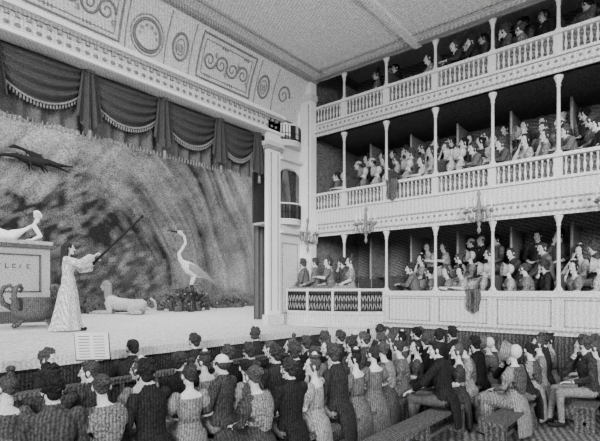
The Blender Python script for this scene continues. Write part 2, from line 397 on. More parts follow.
hill=1/(1+np.exp(-(py-(298-10*np.exp(-((px-195)/40)**2)-6*vnoise(px*.15+3,px*0+1,11)))/1.2)); tone=tone*(1-hill)+hill*(.2+.2*vnoise(px*.3,py*.3+40,12))
tone=np.clip(tone,.04,.8)*.42
b=MB(); vs=[(x,13.0+.02*math.sin(x*3),z) for x,z in zip(XX.ravel(),ZZ.ravel())]
fs=[(j*NX+i,j*NX+i+1,(j+1)*NX+i+1,(j+1)*NX+i) for j in range(NZ-1) for i in range(NX-1)]
b.add(vs,fs,0); me=b.mesh('painted_backdrop',[M['back']])
at=me.attributes.new('tone','FLOAT','POINT'); at.data.foreach_set('value',tone.ravel().astype(np.float32)); place(me,'painted_backdrop')
# ------------------------------------------------------------------ proscenium
b=MB()
PL,PLD,ORN,DR,IRN,WH=range(6); pm=[M['plaster'],M['plaster2'],M['orn'],M['dark'],M['iron'],M['white']]
yp=7.70
b.box(8.02,8.45,yp,yp+.12,za+.05,E+4.35,WH)            # inner pilaster
b.box(7.94,8.52,yp-.06,yp+.12,za+.052,za+.3,PL); b.box(7.94,8.52,yp-.07,yp+.14,E+3.5,E+3.6,PL); b.box(7.97,8.49,yp-.04,yp+.12,E+3.42,E+3.5,PLD)
b.box(8.10,8.13,yp-.012,yp,za+.4,E+3.35,PLD); b.box(8.34,8.37,yp-.012,yp,za+.4,E+3.35,PLD)
b.box(9.27,XW-.01,yp-.32,yp+.06,za+.05,E+5.44,WH)      # outer pilaster
b.box(9.23,XW-.01,yp-.36,yp+.06,E+4.9,E+5.05,PL); b.box(9.23,XW-.01,yp-.36,yp+.06,E+1.2,E+1.38,PL); b.box(9.23,XW-.01,yp-.36,yp+.06,za+.052,za+.25,PL)
b.box(9.262,9.27,yp-.26,yp-.22,E+1.5,E+4.8,PLD)
x0,x1=8.45,9.27; yb=yp+.05
for z0,z1 in((-.86,1.75),(3.1,3.72),(4.85,5.44)): b.box(x0,x1,yb,yb+.08,E+z0,E+z1,PL)
for z0,z1 in((1.75,3.1),(3.72,4.85)):
    b.box(x0,x1,yb+.9,yb+.95,E+z0,E+z1,DR)
    b.box(x0,x1,yb,yb+.9,E+z0-.06,E+z0,PLD)
    for sgn,xa in((1,x0),(-1,x1)):
        b.grid(lambda u,w:(xa+sgn*u*(.16+.16*w**2),yb+.14+.03*math.sin(u*22),E+z0+w*(z1-z0)),16,12,DR)
    n=12
    for i in range(n):
        t0=math.pi*i/n;t1=math.pi*(i+1)/n; cx=(x0+x1)/2; r=(x1-x0)/2
        zt=E+z1; f0=zt-.28+.28*math.sin(t0); f1=zt-.28+.28*math.sin(t1)
        xa_,xb_=cx+r*math.cos(t0),cx+r*math.cos(t1)
        b.add([(xa_,yb-.005,f0),(xb_,yb-.005,f1),(xb_,yb-.005,zt),(xa_,yb-.005,zt)],[(0,1,2,3)],PL,False)
    zr=E+z0+.42
    cur=[(x0+(x1-x0)*t, yb-.02-.22*math.sin(math.pi*t)) for t in np.linspace(0,1,15)]
    b.tube([(x,y,zr) for x,y in cur],.02,WH); b.tube([(x,y,E+z0+.02) for x,y in cur],.02,WH)
    for x,y in cur: b.tube([(x,y,E+z0),(x,y,zr)],.011,IRN,5)
    b.tube([(x,y,(zr+E+z0)/2) for x,y in cur],.008,IRN,5)
    b.rings([[V((x,y,z)) for x,y in cur]+[V((x1,yb+.05,z)),V((x0,yb+.05,z))] for z in(E+z0-.1,E+z0)],PL,sm=False)
b.box(x0+.1,x1-.1,yb-.012,yb,E-.6,E+1.2,PLD); b.box(x0+.14,x1-.14,yb-.02,yb,E-.55,E+1.15,PL)
b.box(x0,x1,yp-.1,yb,E+1.42,E+1.5,PL); b.box(x0,x1,yp-.08,yb,E+3.25,E+3.32,PL)
# entablature over stage
b.box(-2,8.5,yp,yp+.3,E+3.82,E+4.28,PL)
b.box(-2,8.55,yp-.10,yp,E+4.22,E+4.30,WH); b.box(-2,8.55,yp-.05,yp,E+4.16,E+4.22,PLD)
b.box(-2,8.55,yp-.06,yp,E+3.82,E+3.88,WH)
for i in range(66):
    x=-1.5+i*.15; b.box(x,x+.07,yp-.045,yp,E+4.09,E+4.15,PLD)
    b.ell((x+.03,yp-.01,E+3.98),(.045,.02,.035),ORN,None,8,5)
def cove(x,s): return V((x,yp+.12-.42*s**1.8,E+4.28+1.16*s))
def cvn(s):
    dy=-.42*1.8*max(s,.01)**.8; n=V((0,-1.17,dy)).normalized(); return n
b.grid(lambda u,w:tuple(cove(-2+u*(XW+2-.25),w)),60,12,PL)
def P2(x,s,o=.01): return cove(x,s)+cvn(s)*o
def frame(xa,xb,sa,sb,r,m):
    pts=[]; n=8
    for i in range(n): pts.append((xa+(xb-xa)*i/n,sa))
    for i in range(n): pts.append((xb,sa+(sb-sa)*i/n))
    for i in range(n): pts.append((xb-(xb-xa)*i/n,sb))
    for i in range(n): pts.append((xa,sb-(sb-sa)*i/n))
    b.tube([P2(x,s) for x,s in pts],r,m,5,True)
def ring(x,s,rx,rs,r,m,n=28): b.tube([P2(x+rx*math.cos(t),s+rs*math.sin(t)) for t in np.linspace(0,2*math.pi,n,endpoint=False)],r,m,5,True)
def scroll(x,s,h,dr,m,size=.2):
    P=[];rd=[]
    for k in range(26):
        t=k/25; a=t*4.2*math.pi*.75; r=size*(1-t*.85); P.append(P2(x+dr*r*math.cos(a),s+h*r*math.sin(a)/1.17)); rd.append(.026*(1-t*.6))
    b.tube(P,rd,m,5)
for sa in(.03,.97): b.tube([P2(-2+i*.5,sa) for i in range(23)],.028,PLD,5)
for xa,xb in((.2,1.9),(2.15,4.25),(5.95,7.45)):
    frame(xa,xb,.16,.86,.022,ORN); frame(xa+.1,xb-.1,.24,.78,.012,PLD)
    n=int((xb-xa-.3)/.26)
    for i in range(n):
        x=xa+.28+i*(xb-xa-.56)/max(1,n-1); scroll(x,.5,1 if i%2 else -1,1 if i%4<2 else -1,ORN,.17)
        b.ell(P2(x+.14,.5+.12*(-1)**i),(.035,.015,.06),PLD,None,8,5)
        for q in range(3): b.ell(P2(x-.06+.06*q,.5+.26*(-1)**(i+1)),(.02,.012,.035),ORN,None,7,5)
for x in(4.78,): 
    b.ell(P2(x,.42,0),(.25,.04,.25),PL,None,28,9); ring(x,.42,.27,.23,.03,ORN); ring(x,.42,.34,.29,.014,PLD)
    for k in range(10): b.ell(P2(x+.17*math.cos(k*.628),.42+.145*math.sin(k*.628),.04),(.03,.012,.03),PLD,None,8,5)
for x in(5.5,7.85): ring(x,.48,.17,.2,.025,ORN); ring(x,.48,.10,.12,.014,PLD); b.ell(P2(x,.48,.005),(.07,.02,.1),PLD)
for x in(4.36,5.18,5.76,7.62,8.2): b.tube([P2(x,.1+.08*i) for i in range(11)],.014,PLD,5)
scroll(8.55,.5,1,1,ORN,.22)
b.obj('proscenium_arch',pm)
# ------------------------------------------------------------------ curtain
b=MB(); yc=8.12
def swag(xa,xb,zt,he,hm,m,amp=.04,nf=5):
    def fn(u,w):
        q=4*u*(1-u); h=he+(hm-he)*q**.8
        y=yc-.03-.16*q*math.sin(math.pi*min(1,w*.9+.05))-amp*math.sin(w*nf*2*math.pi)*(.35+q)*.8
        return (xa+(xb-xa)*u,y,zt-w*h)
    b.grid(fn,30,44,m)
    b.tube([V(fn(i/30,1))+V((0,-.01,0)) for i in range(31)],.02,2,5)
    for i in range(1,30):
        p=V(fn(i/30,1)); b.tube([p,p-V((0,0,.08))],[.012,.02],2,5)
b.grid(lambda u,w:(-1+8.95*u,yc+.10+.05*math.sin(u*190)+.02*math.sin(u*77+w*3),E+3.95-w*(1.16+.03*math.sin(u*60))),520,10,1)
for i in range(119): 
    x=-1+i*.075; b.tube([(x,yc+.08,E+2.82),(x,yc+.08,E+2.72)],[.012,.022],2,5)
js=[.8,2.3,3.8,5.3,6.75,7.95]
for i in range(len(js)-1): swag(js[i],js[i+1],E+3.93,.40,.86,0)
for x in js:
    def jb(u,w,x=x):
        q=(u-.5); wd=.10+.14*w; zl=.95+.25*(1-abs(q)*2)
        return (x+q*2*wd,yc-.13-.05*math.sin(u*6*math.pi+.5)*(0.3+w)-.05*(1-4*q*q),E+3.95-w*zl)
    b.grid(jb,36,14,0); b.ell((x,yc-.17,E+3.86),(.09,.07,.09),1)
    b.tube([(x,yc-.18,E+3.0),(x,yc-.18,E+2.78)],.008,2,5); b.lathe((x,yc-.18,E+2.60),[(.035,0),(.03,.12),(.035,.15),(.015,.19),(.003,.2)],2,8)
b.obj('stage_curtain',[M['curt'],M['curt2'],M['orn']])
b=MB(); b.grid(lambda u,w:(8.72+.5*u,8.9+.05*math.sin(u*20),SZ(8.9)+5*w),40,6); b.obj('wing_curtain',[M['curt2']])
b=MB(); b.grid(lambda u,w:(9.75+1.2*u,9.9+.08*math.sin(u*26),SZ(9.9)+5.5*w),60,6); b.obj('wing_curtain',[M['curt2']])
# ------------------------------------------------------------------ tiers
PY=[7.35,6.54,5.35,4.15,2.95,1.78,.6,-.6,-1.8,-3]
TM=[M['plaster'],M['rail'],M['boxint'],M['orn'],M['plaster2'],M['mid'],M['white']]
RX=(9.98,10.56,11.16); RH=(0,.34,.68)
def tier(name,zf,zrail,zbot,zceil,kind):
    b=MB(); y0,y1=-3,7.4
    b.box(XW+.08,XB-.01,y0,7.6,E+zf-.08,E+zf,5)
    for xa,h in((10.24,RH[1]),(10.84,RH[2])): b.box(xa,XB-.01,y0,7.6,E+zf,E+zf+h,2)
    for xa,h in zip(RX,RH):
        b.box(xa-.13,xa+.15,y0,7.5,E+zf+h+.36,E+zf+h+.40,5)
        for y in PY[1:]: b.box(xa-.12,xa+.12,y+.2,y+.24,E+zf+h,E+zf+h+.36,5)
    zb=zrail-.42 if kind=='bal' else zrail-.06
    b.box(XW,XW+.08,y0,y1,E+zbot,E+zb,0)
    b.box(XW-.05,XW+.13,y0,y1,E+zrail-.06,E+zrail,1)
    b.box(XW-.05,XW+.10,y0,y1,E+zb-.05,E+zb,1)
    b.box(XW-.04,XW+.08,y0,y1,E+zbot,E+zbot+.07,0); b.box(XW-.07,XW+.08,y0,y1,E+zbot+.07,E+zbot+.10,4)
    if kind=='bal':
        b.box(XW+.10,XW+.12,y0,y1,E+zb,E+zrail-.06,2)
        y=y0+.05
        while y<y1-.02:
            b.lathe((XW+.03,y,E+zb),[(.022,0),(.022,.03),(.012,.05),(.026,.12),(.028,.16),(.013,.24),(.012,.29),(.022,.33),(.022,.36)],1,7); y+=.098
        y=y0
        while y<y1:
            b.ell((XW-.005,y,E+zbot+.22),(.018,.030,.030),3,None,7,5); y+=.13
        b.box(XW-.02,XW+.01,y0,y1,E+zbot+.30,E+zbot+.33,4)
    for i in range(len(PY)-1):
        ya,yb_=PY[i+1]+.10,PY[i]-.10
        if kind!='bal':
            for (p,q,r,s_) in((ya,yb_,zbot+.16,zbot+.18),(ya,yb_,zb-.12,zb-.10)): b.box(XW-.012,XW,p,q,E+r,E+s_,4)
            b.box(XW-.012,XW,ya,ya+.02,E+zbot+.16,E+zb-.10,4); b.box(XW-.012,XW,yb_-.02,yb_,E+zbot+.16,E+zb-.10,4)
        y=PY[i+1]
        b.box(XW+.0,XW+.14,y-.07,y+.07,E+zb,E+zrail+.02,1)
        h=zceil-zrail; r=.034
        b.lathe((XW+.05,y,E+zrail),[(.065,0),(.065,.05),(r*1.25,.07),(r,.12),(r*.85,h-.2),(r*1.3,h-.18),(r,.0+h-.15),(.07,h-.05),(.08,h-.03),(.08,h-.002)],1,12)
        b.box(XW+.14,XB-.01,y-.02,y+.02,E+zf,E+zf+1.0,5)
        b.lathe((10.82,y,E+zf),[(.03,0),(.03,zceil-zf+.02)],4,8)
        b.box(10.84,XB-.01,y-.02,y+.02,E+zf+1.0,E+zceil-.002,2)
    b.obj(name,TM)
tier('box_tier',-.70,-.02,-.84,1.38,'panel')
tier('box_tier',1.84,2.50,1.38,3.94,'bal')
tier('box_tier',4.14,4.75,3.98,5.44,'bal')
b=MB(); b.box(XW+.02,XW+.12,-3,7.4,0,E-.85); 
for y in PY: b.box(XW-.0,XW+.02,y-.06,y+.06,0,E-.85,0)
b.box(XW-.0,XW+.12,-3,6.4,0,.2,1)
b.obj('wall_pit',[M['mid'],M['plaster2']])
# stage box balcony
b=MB(); ctrl=[(8.62,7.62),(8.60,7.1),(8.68,6.6),(8.85,6.1),(9.1,5.7),(9.46,5.38)]
def cr(t):
    n=len(ctrl)-1; i=min(int(t*n),n-1); f=t*n-i; p=[V((*ctrl[max(0,min(n,i+k))],0)) for k in(-1,0,1,2)]
    return .5*((2*p[1])+(p[2]-p[0])*f+(2*p[0]-5*p[1]+4*p[2]-p[3])*f*f+(-p[0]+3*p[1]-3*p[2]+p[3])*f**3)
cv=[cr(t) for t in np.linspace(0,1,60)]
for z,r in((0,.035),(-.50,.02),(-.10,.014)): b.tube([p+V((0,0,E+z)) for p in cv],r,1 if z>-.05 else 0,8)
for i,p in enumerate(cv):
    b.tube([p+V((0,0,E-.50)),p+V((0,0,E-.02))],.012,0,5)
    if i<58 and i%2==0:
        q=cv[i+2]; b.tube([p+V((0,0,E-.48)),q+V((0,0,E-.10))],.007,1,4); b.tube([q+V((0,0,E-.48)),p+V((0,0,E-.10))],.007,1,4)
ins=[V((p.x+.04,p.y+.02,0)) for p in cv]
b.rings([[p+V((0,0,E-.52)) for p in ins],[p+V((0,0,E-.04)) for p in ins],[p+V((.02,.01,E-.04)) for p in ins],[p+V((.02,.01,E-.52)) for p in ins]],3,cap=False,closed=True,sm=False)
for z0,z1,o in((-.58,-.50,.03),(-.80,-.58,.0),(-.875,-.80,.03)):
    lo=[p+V((-o,-o*.5,E+z0)) for p in cv]+[V((9.47,7.34,E+z0)),V((9.22,7.62,E+z0))]; hi=[q+V((0,0,z1-z0)) for q in lo]
    b.rings([lo,hi],2,sm=False)
for t in (0,15,30,45,59): b.box(cv[t].x-.025,cv[t].x+.025,cv[t].y-.025,cv[t].y+.025,E-.5,E+.04,1)
lo2=[V((p.x,min(p.y,6.44),0)) for p in cv if p.y<6.5]+[V((9.47,6.44,0))]
b.rings([[q for q in lo2],[q+V((0,0,E-.88)) for q in lo2]],2,sm=False)
b.obj('stage_box_balcony',[M['iron'],M['rail'],M['plaster'],M['curt2']])
# girandoles
def girandole():
    b=MB()
    b.lathe((-.14,0,-.30),[(.004,0),(.03,.05),(.012,.10),(.045,.2),(.05,.26),(.02,.32),(.03,.40),(.012,.5),(.03,.55),(.004,.6)],0,10)
    b.tube([(.02,0,.0),(-.06,0,.06),(-.14,0,.02)],.014,0); b.ell((.0,0,.0),(.02,.06,.09),0)
    for a in(0,1,-1,2,-2):
        dx,dy=-math.cos(a*.75),math.sin(a*.75); L=.17
        b.tube([V((-.14,0,-.08))+V((dx*L*t,dy*L*t,-.07*math.sin(t*math.pi)+.08*t*t)) for t in np.linspace(0,1,9)],.009,0)
        c=V((-.14+dx*L,dy*L,0)); b.lathe(c,[(.012,-.02),(.035,.005),(.038,.012),(.014,.015),(.016,.04)],0,8); b.lathe(c,[(.011,.03),(.011,.15)],1,8); b.ell(c+V((0,0,.17)),(.009,.009,.02),2,None,6,5)
        for k in range(3): b.ell(c+V((0,0,-.04-.03*k)),(.008,.008,.013),1,None,6,5)
    return b.mesh('candle_sconce',[M['orn'],M['white'],M['paper']])
gm=girandole()
for x,y,z,r in((XW-.05,5.72,E+1.52,0),(XW-.05,3.12,E+1.54,0),(XW-.05,.9,E+1.5,0),(9.1,7.56,E+1.40,90)): place(gm,'candle_sconce',(x,y,z),math.radians(r),1.45)
for y,z in((5.12,2.52),(3.28,.0)):
    b=MB()
    def fn(u,w):
        a=w*1.0; 
        if a<.2: x=XW+.15-a/.2*.26; zz=.02
        else: x=XW-.11+.02*math.sin(u*9+1); zz=.02-(a-.2)*.62*(1-.3*abs(u-.4))
        return (x,y+(u-.5)*.32*(1-.25*w)+.015*math.sin(w*9),E+z+zz+.008*math.sin(u*14))
    b.grid(fn,20,20); o=b.obj('draped_shawl',[M['mid']])
# ------------------------------------------------------------------ spectators in boxes
R=random.Random(3)
FRONT=['m_g','f_f','m_a','f_a','f_b','m_b','f_c','f_f','m_g','f_d']
def crowd(zf,rows,ymin,ymax,dens,turn):
    for k in rows:
        x=RX[k]; h=RH[k]; y=ymin+R.uniform(0,.2)
        while y<ymax:
            if R.random()<dens[k]:
                near=min(PY,key=lambda p:abs(y-p)); yy=y
                if abs(y-near)<.16: yy=near+.18*(1 if y>=near else -1)
                ky=R.choice(FRONT) if k==0 else R.choice(WOM if R.random()<.5 else MEN)
                col=R.choice([.5,.4,.30,.2,.5]) if ky[0]=='f' else R.choice([.03,.05,.09,.14])
                put(ky,x+R.uniform(0,.05),yy,E+zf+h-.04,R.uniform(*turn[k]),col)
            y+=R.uniform(.36,.45)
tn=((0,36),(20,75),(30,90))
crowd(-.70,(0,1,2),-.4,5.15,(.98,.95,.92),tn); crowd(1.84,(0,1,2),-.4,7.15,(.98,.95,.92),tn)
crowd(4.14,(0,1,2),-.4,3.9,(.8,.75,.6),tn); crowd(4.14,(0,1),4.4,7.1,(.4,.3),tn)
for x,y in((9.04,7.05),(9.04,6.55),(9.22,6.12),(9.32,6.75),(9.1,7.42),(9.38,6.4)):
    c=MB()
    c.box(-.2,.2,-.2,.2,.41,.45); 
    for sx in(-1,1):
        for sy in(-1,1): c.box(sx*.18-.02,sx*.18+.02,sy*.18-.02,sy*.18+.02,0,.41)
        c.box(sx*.18-.02,sx*.18+.02,-.2,-.17,.45,.8)
    c.box(-.2,.2,-.2,-.17,.72,.82)
    a=R.uniform(20,50); c.obj('box_chair',[M['mid']],(x,y,E-.50),math.radians(a),.9); put(R.choice(['f_b','m_a','m_b','f_f','f_a']),x,y,E-.50,a,R.choice([.3,.15,.08]),.96)
# ------------------------------------------------------------------ pit
def bench(y,xa,xb):
    b=MB(); b.box(xa,xb,-.15,.15,.38,.42)
    n=max(2,int((xb-xa)/1.2)+1)
    for i in range(n):
        x=xa+.1+(xb-xa-.24)*i/(n-1); b.box(x,x+.05,-.13,.13,0,.38)
    b.box(xa+.1,xb-.1,-.02,.02,.12,.17)
    b.obj('pit_bench',[M['mid']],(0,y,0))
for y,xa,xb in((4.78,.8,9.3),(4.12,.8,9.3),(3.42,2.6,9.3),(2.62,4.2,9.3),(1.85,6.0,9.3),(1.12,7.7,9.3)): bench(y,xa,xb)
def rowp(y,xa,xb,step=.50):
    x=xa
    while x<xb:
        ky=R.choice(WOM if R.random()<.40 else MEN)
        put(ky,x,y+R.uniform(-.03,.03),0,R.uniform(-20,30)); x+=step*R.uniform(.9,1.1)
rowp(4.78,1.45,9.15,.45); rowp(4.12,3.95,9.15,.45); rowp(3.42,5.3,9.15,.46); rowp(2.62,6.85,9.1,.46)
for k,x,y,a,c in(('m_a',1.66,4.14,-10,.06),('f_b',2.12,4.12,5,.06),('m_b',2.60,4.12,10,.02),('f_a',3.06,4.12,-15,.20),('m_d',3.5,4.12,20,.05),
   ('f_b',3.42,3.42,10,.05),('m_a',3.92,3.42,-5,.018),('f_c',4.38,3.42,15,.28),('m_b',4.86,3.42,0,.03),
   ('m_c',6.30,2.60,5,.018),
   ('f_d',6.98,1.86,-10,.22),('m_f',7.5,1.82,40,.018),('f_b',7.98,1.85,0,.26),('f_a',8.42,1.85,20,.2),('m_a',8.85,1.88,10,.03),('f_c',9.2,1.85,10,.25),
   ('m_b',8.25,1.12,25,.04),('f_a',8.72,1.10,10,.22),('m_a',9.15,1.14,15,.03)):
    put(k,x,y,0,a,c)
# ------------------------------------------------------------------ orchestra
b=MB(); b.box(-1,9.0,5.50,5.58,0,E-1.16,0); b.box(-1,9.0,5.46,5.62,E-1.18,E-1.12,1)
for i in range(20): b.box(-1+i*.5,-.94+i*.5,5.47,5.50,0,E-1.18,1)
b.obj('orchestra_rail',[M['dark'],M['mid']])
def stand_(x,y,a):
    b=MB()
    for k in range(3): b.tube([(0,0,.25),(.22*math.cos(k*2.1),.22*math.sin(k*2.1),.0)],.012,0)
    b.tube([(0,0,.2),(0,0,1.2)],.012,0)
    s=len(b.v); b.box(-.21,.21,-.01,.0,-.14,.22,0); b.box(-.21,.21,-.01,.05,-.15,-.14,0)
    b.box(-.18,-.004,.002,.008,-.13,.21,1); b.box(.004,.18,.002,.008,-.13,.21,1); b.box(-.2,.2,-.018,-.011,-.13,.23,1)
    for k in range(8):
        for q in(-.16,.02): b.box(q,q+.13,-.0195,-.018,-.10+k*.040,-.092+k*.040,0)
    b.xf(Matrix.Translation((0,0,1.34))@Matrix.Rotation(math.radians(15),4,'X'),s)
    b.obj('music_stand',[M['iron'],M['paper']],(x,y,0),math.radians(a))
stand_(2.82,5.82,-40)
for k,x,y,a in(('m_e',2.28,5.90,-100),('m_c',3.5,6.05,-30),('m_a',4.6,6.05,10),('m_b',6.0,6.05,-20),('m_d',1.5,6.0,-100)):
    put(k,x,y,0,a,.03,1.04)
    b=MB(); b.lathe((0,0,0),[(.17,0),(.17,.03),(.03,.05),(.03,.38),(.18,.39),(.18,.42)],0,12); b.obj('orchestra_stool',[M['mid']],(x,y,0))
# ------------------------------------------------------------------ stage things
AX,AY=3.98,9.2; az=SZ(AY)
PV['actor']=make_person('actor',sex='f',head='fa',stand=True,robe=True,yaw=0,voxel=.012,lean=-.03,
  aR=((.28,.22,1.30),(.12,.46,1.46),(.0,.7,.6),(0,-.5,.8),'g'),aL=((-.26,.20,1.22),(-.10,.46,1.38),(.1,.8,.4),(0,-.4,.9),'g'))
o=place(PV['actor'],'robed_actor',(AX,AY,az-.012),math.radians(-118),1.0,.60)
b=MB(); fr=V((math.sin(math.radians(118)),math.cos(math.radians(118)),0)); 
p0=V((AX,AY,az))+fr*.56+V((0,0,1.44)); dv=(fr*.80+V((0,0,.86))); p1=p0+dv; pm_=p0-dv*.16
b.tube([pm_,p0,p0+dv*.5,p1],[.026,.024,.022,.018],0,8); b.ell(p1,(.03,.03,.03),0); b.ell(pm_,(.035,.035,.035),0); b.obj('long_wand',[M['iron']])
# tomb + reclining statue
b=MB(); ty=11.0; tz=SZ(ty)
xr=4.35
b.box(1.9,xr+.13,ty-.1,ty+1.1,tz-.0,tz+.25,0); b.box(2.0,xr,ty,ty+1.0,tz+.25,E+.92,1); b.box(1.9,xr+.10,ty-.08,ty+1.08,E+.92,E+1.0,0); b.box(1.95,xr+.05,ty-.04,ty+1.04,E+1.0,E+1.08,1)
b.box(2.3,xr-.2,ty-.02,ty,E-.05,E-.02,0); b.box(2.3,xr-.2,ty-.02,ty,E+.75,E+.78,0); b.box(2.3,2.33,ty-.02,ty,E-.05,E+.78,0);b.box(xr-.23,xr-.2,ty-.02,ty,E-.05,E+.78,0)
for i in range(9):
    x=2.75+i*.14; b.box(x,x+.015,ty-.008,ty,E+.47,E+.56,0)
    if i%2==0: b.box(x,x+.07,ty-.008,ty,E+.545,E+.56,0)
    if i%3!=1: b.box(x,x+.07,ty-.008,ty,E+.47,E+.485,0)
b.obj('stone_tomb',[M['stone'],M['stonel'],M['dark']])
b=MB()
b.loft([((.15,0,.14),(0,.16,0),(0,0,.14)),((-.02,0,.18),(0,.15,0),(-.03,0,.14)),((-.2,0,.30),(0,.13,0),(-.06,0,.10)),((-.33,0,.42),(0,.17,0),(-.07,0,.09)),((-.40,0,.50),(0,.10,0),(-.04,0,.06))],STN,14)
b.cone((-.42,0,.5),(-.46,0,.6),.05,.045,STN)
b.cone((.1,-.08,.14),(.5,-.14,.30),.10,.075,STN); b.cone((.5,-.14,.30),(.85,-.1,.07),.07,.045,STN)
b.cone((.1,.08,.13),(.55,.06,.13),.10,.075,STN); b.cone((.55,.06,.13),(.98,.02,.06),.07,.045,STN)
b.cone((.85,-.1,.05),(.98,-.14,.05),.04,.03,STN); b.cone((.98,.02,.05),(1.08,.02,.1),.04,.03,STN)
b.cone((-.36,.16,.42),(-.5,.2,.16),.06,.05,STN); b.cone((-.5,.2,.16),(-.3,.26,.05),.045,.03,STN)
b.cone((-.36,-.16,.42),(-.15,-.24,.28),.06,.045,STN); b.cone((-.15,-.24,.28),(.1,-.16,.27),.045,.03,STN)
b.loft([((.05,0,.10),(0,.2,0),(0,0,.10)),((.4,0,.09),(0,.24,0),(0,0,.12)),((.8,0,.05),(0,.22,0),(0,0,.06))],STN,14)
a=remesh(b,.014,2); b=MB(); b.addarr(a)
hv=HEADS['f2']; hh=(hv[0],hv[1],[STN]*len(hv[2]),hv[3]); b.addarr(hh,Matrix.Translation((-.48,0,.70))@Matrix.Rotation(2.6,4,'Z')@Matrix.Scale(1.05,4))
for w,hd,bk,l in(((-.30,.26,.05),(1,.1,0),(0,0,1),False),((.1,-.16,.27),(1,.2,-.2),(0,0,1),True)): 
    q=MB(); add_hand(q,w,hd,bk,l); b.addarr((np.array(q.v),q.f,[STN]*len(q.m),q.s))
b.obj('reclining_statue',[M['marble'] if i==STN else m for i,m in enumerate(PM)],(3.80,ty+.40,E+1.075),math.radians(180-8),.88)
# cauldron
b=MB()
b.lathe((0,0,0),[(.10,.12),(.30,.16),(.42,.30),(.45,.45),(.42,.55),(.47,.62),(.44,.63),(.38,.55),(.36,.4),(.2,.25),(.02,.22)],0,22)
for k in range(4):
    a=k*math.pi/2+.4; c,s_=math.cos(a),math.sin(a)
    b.tube([(c*r,s_*r,z) for r,z in((.2,.2),(.35,.12),(.42,.05),(.50,.025),(.55,.06),(.50,.09))],[.05,.04,.035,.025,.025,.015],0,8)
for a in(.3,math.pi-.3,math.pi+.6,-.9):
    c,s_=math.cos(a),math.sin(a)
    b.tube([(c*r,s_*r,z) for r,z in((.40,.4),(.56,.5),(.62,.68),(.55,.84),(.44,.88),(.38,.80),(.43,.74),(.48,.78))],[.06,.055,.05,.045,.04,.032,.022,.012],0,8)
b.obj('ornate_cauldron',[M['stone']],(3.70,10.1,SZ(10.1)),0,.95)
# sphinx
b=MB()
b.loft([((.62,0,.24),(0,.10,0),(0,0,.12)),((.5,0,.25),(0,.17,0),(0,0,.20)),((.2,0,.27),(0,.15,0),(0,0,.17)),((-.15,0,.30),(0,.16,0),(0,0,.19)),((-.38,0,.36),(0,.17,0),(0,0,.22)),((-.5,0,.42),(0,.12,0),(0,0,.16))],STN,14)
b.cone((-.42,0,.45),(-.5,0,.66),.12,.075,STN)
for s_ in(-1,1):
    b.cone((-.42,s_*.13,.32),(-.36,s_*.17,.09),.10,.07,STN); b.cone((-.36,s_*.17,.07),(-.82,s_*.15,.06),.065,.055,STN); b.ell((-.86,s_*.15,.055),(.085,.06,.05),STN)
    b.cone((.48,s_*.14,.26),(.22,s_*.24,.17),.15,.11,STN); b.cone((.22,s_*.24,.12),(.5,s_*.26,.06),.07,.05,STN); b.cone((.5,s_*.26,.05),(.24,s_*.28,.045),.045,.045,STN)
b.tube([(.6,0,.2),(.78,.05,.12),(.9,.0,.2),(.86,-.05,.38),(.74,-.04,.46)],[.04,.035,.03,.03,.04],STN,8)
a=remesh(b,.014,2); b=MB(); b.addarr(a); hv=HEADS['fa']; b.addarr((hv[0],hv[1],[STN if t in(SK,LI) else OR for t in hv[2]],hv[3]),Matrix.Translation((-.53,0,.82))@Matrix.Rotation(math.radians(80),4,'Z')@Matrix.Scale(1.25,4))
b.obj('sphinx_prop',PM,(6.65,11.9,SZ(11.9)-.005),math.radians(-42),.95)
def rock(name,x,y,sx,sy,sz,seed,m='leaf',nf=30,nl=420):
    r=random.Random(seed); b=MB()
    for k in range(22):
        u,w=r.gauss(0,.38),r.gauss(0,.3); q=max(.25,1-u*u-w*w); s_=r.uniform(.18,.34)
        b.ell((u*sx,w*sy,sz*.25*q),(s_*sx*.5,s_*sy*.5,sz*.35*q*r.uniform(.6,1.3)),0,Matrix.Rotation(r.uniform(-.5,.5),3,'Y'),9,6)
    for k in range(nl):
        u,w=r.gauss(0,.42),r.gauss(0,.35); q=max(.15,1-.6*u*u-.6*w*w); c=V((u*sx,w*sy,sz*q*r.uniform(.1,.85)))
        d=V((r.gauss(0,1),r.gauss(0,1),abs(r.gauss(0,1))+.4)).normalized(); t=d.cross(V((r.random(),r.random(),.3))).normalized(); L=r.uniform(.08,.22)
        b.add([c,c+d*L*.5+t*L*.2,c+d*L,c+d*L*.5-t*L*.2],[(0,1,2,3)],1)
    for k in range(nf):
        u,w=r.gauss(0,.38),-abs(r.gauss(0,.3)); q=max(.2,1-.6*u*u); b.ell((u*sx,w*sy-.1,sz*q*r.uniform(.3,.95)),(.035,.035,.03),2,None,7,5)
    return b.obj(name,[M['stone'],M[m],M['orn']],(x,y,SZ(y)-.03))
rock('flowering_bush',8.9,12.1,1.0,.5,.8,5,nf=16); rock('rock_mound',5.3,12.5,1.0,.3,.8,9,nf=0,nl=60); rock('rock_mound',7.3,12.6,1.1,.25,.6,29,nf=0,nl=60); rock('rock_mound',11.2,12.6,1.1,.25,.4,13,nf=3,nl=120)
